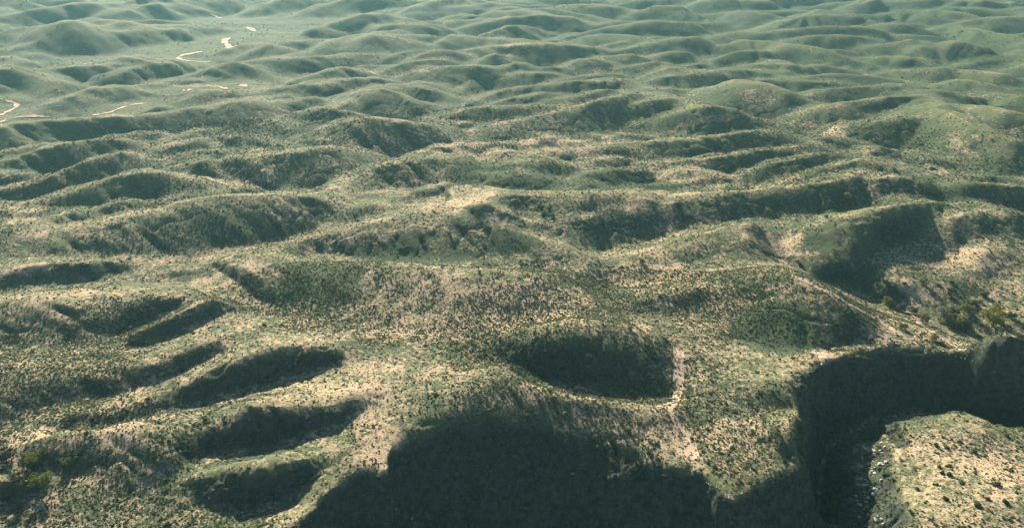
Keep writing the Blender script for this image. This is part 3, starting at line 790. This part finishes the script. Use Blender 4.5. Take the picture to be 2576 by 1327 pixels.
# trees: tapered trunk, limbs and a crown of leaf sprays in uneven clumps
def tree(px_, py_, wpx, kind, label, group=None, tall=0.95):
    p = at(px_, py_ + wpx * 0.35)
    w = 1.2 * wpx * math.hypot(math.hypot(p.x, p.y), CAM_H - p.z) / FPX      # crown width in metres
    h = w * tall
    root = bpy.data.objects.new("tree", None); link(root); root.location = (p.x, p.y, p.z - 0.1); root.empty_display_size = 0.5
    tag(root, label, "tree", group)
    t = MB(); top = Vector((R_.uniform(-.06, .06) * w, R_.uniform(-.06, .06) * w, h * 0.45))
    t.tube(Vector((0, 0, -0.4)), top, w * 0.045, w * 0.03, 8)
    cr = MB(); nl = 11
    for k in range(nl):
        a = 2 * math.pi * (k + R_.random() * .7) / nl; rad = w * R_.uniform(0.12, 0.36); zz = h * R_.uniform(0.18, 0.72)
        c = Vector((math.cos(a) * rad, math.sin(a) * rad, zz)); rr_ = w * R_.uniform(0.16, 0.24)
        t.tube(top * R_.uniform(0.5, 1), c, w * 0.02, w * 0.006, 5)
        for _ in range(120):
            d = rdir(); q = c + Vector((d.x, d.y, d.z * 0.75)) * rr_ * R_.uniform(0.35, 1.1)
            cr.leaf(q, d + rdir() * 0.8 + Vector((0, 0, .4)), w * 0.032 * R_.uniform(0.6, 1.3), 0.8, R_.uniform(0, 6))
    link(bpy.data.objects.new("trunk", t.mesh("trunk", M_BARK)), root)
    link(bpy.data.objects.new("crown", cr.mesh("crown", {'y': M_YEL, 'd': M_DARK, 'g': M_GREY, 's': M_SCRUB}[kind])), root)
    return root
VG = "trees in the right-hand gully"
for x, y, w, k, lb in [
    (2495,806,44,'y',"largest yellow-green tree standing alone on the right side of the gully"),
    (2415,813,27,'y',"yellow tree at the lower right end of the dark gully thicket"),
    (2372,797,36,'g',"broad pale grey-green tree in the middle of the gully thicket"),
    (2322,802,27,'g',"smaller pale tree left of the broad pale one in the gully thicket"),
    (2395,788,26,'d',"dark green tree between the broad pale tree and the yellow tree"),
    (2424,778,30,'y',"low yellow-green tree behind the dark tree of the gully thicket"),
    (2453,763,22,'d',"dark tree at the top edge of the gully thicket under the curved bank"),
    (2438,766,18,'d',"dark tree close left of the dark one under the curved bank"),
    (2230,757,19,'y',"small yellow-green tree at the left end of the gully"),
    (2243,768,17,'d',"small dark tree just below the yellow-green one at the gully's left end"),
    (2268,776,18,'d',"dark bushy tree in the shaded trench of the gully, left of the pale trees"),
    (2296,781,18,'d',"second dark bushy tree in the shaded trench, nearer the pale trees"),
    (2390,818,22,'d',"dark tree at the foot of the broad pale tree"),
    (2425,826,20,'d',"dark tree in front of the yellow tree at the thicket's lower end"),
    (2224,706,15,'s',"grey-green tree on the slope above the gully's left end"),
    (2348,848,19,'y',"yellow-green tree on the lit bank above the right-hand pit"),
    (2368,862,14,'s',"small bluish green tree on the bank right beside the pit's rim"),
    (2268,821,17,'s',"grey-green tree on the ridge where the two tracks meet"),
    (2322,710,16,'s',"grey-green tree on the pale slope below the dark gully spurs"),
    (2391,735,20,'d',"dark tree under the earth bank at right"),
    (2476,742,15,'d',"small dark tree at the right end of the earth bank"),
    (2507,775,18,'s',"grey-green tree just behind the largest yellow-green tree"),
    (2544,797,20,'d',"dark tree at far right of the gully near the picture edge"),
    (1615,657,15,'d',"lone dark tree where the long lit ridge runs out at its left end"),
    (1206,684,12,'s',"lone small tree on the lit swell below the central hill"),
    (1309,658,9,'d',"dark bush-like tree at the foot of the bare dead trunk"),
    (1337,801,11,'d',"small dark tree on the pale central slope above the dark hollow"),
    (1585,824,15,'s',"grey-green tree on the lit lip above the dark hollow"),
    (1665,587,9,'d',"small dark tree at the foot of the long dark hillside"),
    (895,546,15,'d',"dark tree on the left flank of the central hill"),
    (2132,493,15,'g',"pale round tree high on the long dark hillside"),
    (2005,657,13,'y',"yellow-green tree in the dark dell at the foot of the shaded face"),
    (1360,523,18,'d',"dark tree at the left of the pair on the shoulder of the central hill"),
    (1382,530,16,'d',"dark tree at the right of the pair on the shoulder of the central hill"),
    (1060,597,15,'d',"dark tree in the upper gully of the central hill's front"),
    (1130,587,11,'s',"small grey-green tree beside the upper gully of the central hill"),
    (81,1151,30,'y',"yellow-green tree above the dark bank at the lower left edge"),
    (46,1205,30,'d',"big dark tree in the cleft at the lower left edge"),
    (84,1197,17,'d',"small dark tree right of the big dark tree at lower left"),
    (109,1212,38,'y',"low wide yellow-green tree at the end of the lower left cleft"),
    (16,1144,34,'d',"dark tree cut by the left edge of the picture"),
    (166,1165,25,'s',"grey-green tree uphill of the lower left cleft"),
    (613,985,15,'d',"lone dark tree on the crest of a lit finger ridge at lower left")]:
    tree(x, y, w, k, lb, VG if x > 2200 and y > 690 else ("trees in the lower left cleft" if x < 200 and y > 1000 else None))

# bare pale dead trunk below the central hill
p = at(1313, 660); h = 22 * math.hypot(math.hypot(p.x, p.y), CAM_H - p.z) / FPX
mb = MB(); pts = [Vector((0, 0, -0.4)), Vector((0.1, 0, h * 0.35)), Vector((0.0, 0.05, h * 0.7)), Vector((0.15, 0, h))]
for a, c, r1, r2 in zip(pts, pts[1:], (0.22, 0.19, 0.15), (0.19, 0.15, 0.07)): mb.tube(a, c, r1, r2, 8)
for z, d in ((0.5, (0.8, 0.2, 0.5)), (0.66, (-0.7, 0.3, 0.6)), (0.8, (0.5, -0.4, 0.7))):
    mb.tube(Vector((0.05, 0, h * z)), Vector((0.05, 0, h * z)) + Vector(d) * 0.9, 0.07, 0.02, 5)
o = link(bpy.data.objects.new("dead_tree", mb.mesh("dead_tree", M_DEAD))); o.location = p
tag(o, "bare pale dead trunk standing upright at the foot of the central hill", "dead tree")

# pale boulders
M_ROCK, nt, b = mat("pale_rock"); tc = nt.nodes.new("ShaderNodeTexCoord").outputs["Object"]
nt.links.new(mixc(nt, noise(nt, 2.5, 5, 0.6, tc), (0.72, 0.66, 0.56), (0.42, 0.38, 0.31)), b.inputs["Base Color"])
def rock_mesh(seed):
    bm = bmesh.new(); bmesh.ops.create_icosphere(bm, subdivisions=3, radius=0.5); g = random.Random(seed)
    cuts = [(rdir(), g.uniform(0.16, 0.36)) for _ in range(14)]
    for v in bm.verts:
        for nrm, d in cuts:
            e = v.co.dot(nrm) - d
            if e > 0: v.co -= nrm * e * 0.9
        v.co += v.normal * 0.02 * math.sin(v.co.x * 23 + seed) * math.cos(v.co.y * 19)
        v.co.z *= 0.72
    me = bpy.data.meshes.new("boulder"); bm.to_mesh(me); bm.free(); me.materials.append(M_ROCK); return me
ROCKS = [rock_mesh(k) for k in range(5)]
def boulder(x, y, wpx, label, group=None):
    p = at(x, y); w = wpx * math.hypot(math.hypot(p.x, p.y), CAM_H - p.z) / FPX
    o = link(bpy.data.objects.new("boulder", R_.choice(ROCKS)))
    o.location = (p.x, p.y, p.z + w * 0.12); o.scale = (w * R_.uniform(.85, 1.2), w * R_.uniform(.85, 1.2), w * R_.uniform(.7, 1.1))
    o.rotation_euler = (R_.uniform(-.3, .3), R_.uniform(-.3, .3), R_.uniform(0, 6))
    tag(o, label, "boulder", group)
for k in range(75):
    y = R_.uniform(1112, 1322); x = 2188 + 14 * math.sin(y / 23) + R_.gauss(0, 15) + max(0, 1160 - y) * 0.75
    boulder(x, y, R_.uniform(4, 13), "pale boulder on the bright left edge of the sunlit knoll", "pale boulders along the knoll's left edge")
for k in range(22):
    x = R_.uniform(2080, 2500); y = np.interp(x, [2060,2120,2200,2280,2350,2420,2480,2520], [928,889,867,864,878,903,933,953]) + R_.uniform(-5, 1)
    boulder(x, y, R_.uniform(3, 7), "pale rock along the rim of the right-hand pit", "pale rocks on the pit rim")
for k in range(20):
    x = R_.uniform(1735, 1880); y = np.interp(x, [1735,1790,1842,1885], [1180,1226,1258,1240]) - R_.uniform(0, 14)
    boulder(x, y, R_.uniform(3, 7), "grey rock along the lower tip of the lit spur", "grey rocks at the spur's tip")
boulder(1440, 1192, 13, "bright pale boulder alone on the shaded ledge of the scarp")
for (x, y, w, lb) in [(986,1262,9,"pale boulder below the corner where the scarp meets the left alcove"), (996,1282,8,"pale boulder at the left end of the shaded scarp, just above the lowest pair"),
    (1036,1305,10,"larger pale boulder of the pair near the bottom edge of the shaded scarp"), (1046,1318,8,"smaller pale boulder of the pair at the bottom edge of the shaded scarp"),
    (1210,1108,6,"small pale stone high on the shaded scarp"), (2078,903,18,"pinkish rock at the left end of the pit rim"), (2066,916,10,"small pale rock below the pinkish rock at the pit rim"),
    (1411,546,5,"tiny white stone on the shoulder of the central hill"), (1200,230,7,"white stone on the valley floor beyond the twin dark hills")]:
    boulder(x, y, w, lb)

# ------------------------------------------------------------------ haze
def haze(density, color, aniso):
    m = bpy.data.materials.new("haze"); m.use_nodes = True; nt = m.node_tree; nt.nodes.clear()
    o = nt.nodes.new("ShaderNodeOutputMaterial"); v = nt.nodes.new("ShaderNodeVolumePrincipled")
    v.inputs["Color"].default_value = (*color, 1); v.inputs["Density"].default_value = density; v.inputs["Anisotropy"].default_value = aniso
    nt.links.new(v.outputs[0], o.inputs["Volume"])
    zl, zh = float(Hm.min()) - 1.0, 160.0
    bm = bmesh.new(); bmesh.ops.create_cube(bm, size=1.0)
    for q in bm.verts: q.co = ((q.co.x) * 18400, (q.co.y) * 9400 + 4500, zl if q.co.z < 0 else zh)
    h = bpy.data.meshes.new("haze"); bm.to_mesh(h); bm.free(); h.materials.append(m)
    return tag(link(bpy.data.objects.new("haze", h)), kind="stuff")
haze(0.00008, (0.42, 0.88, 0.95), 0.35)
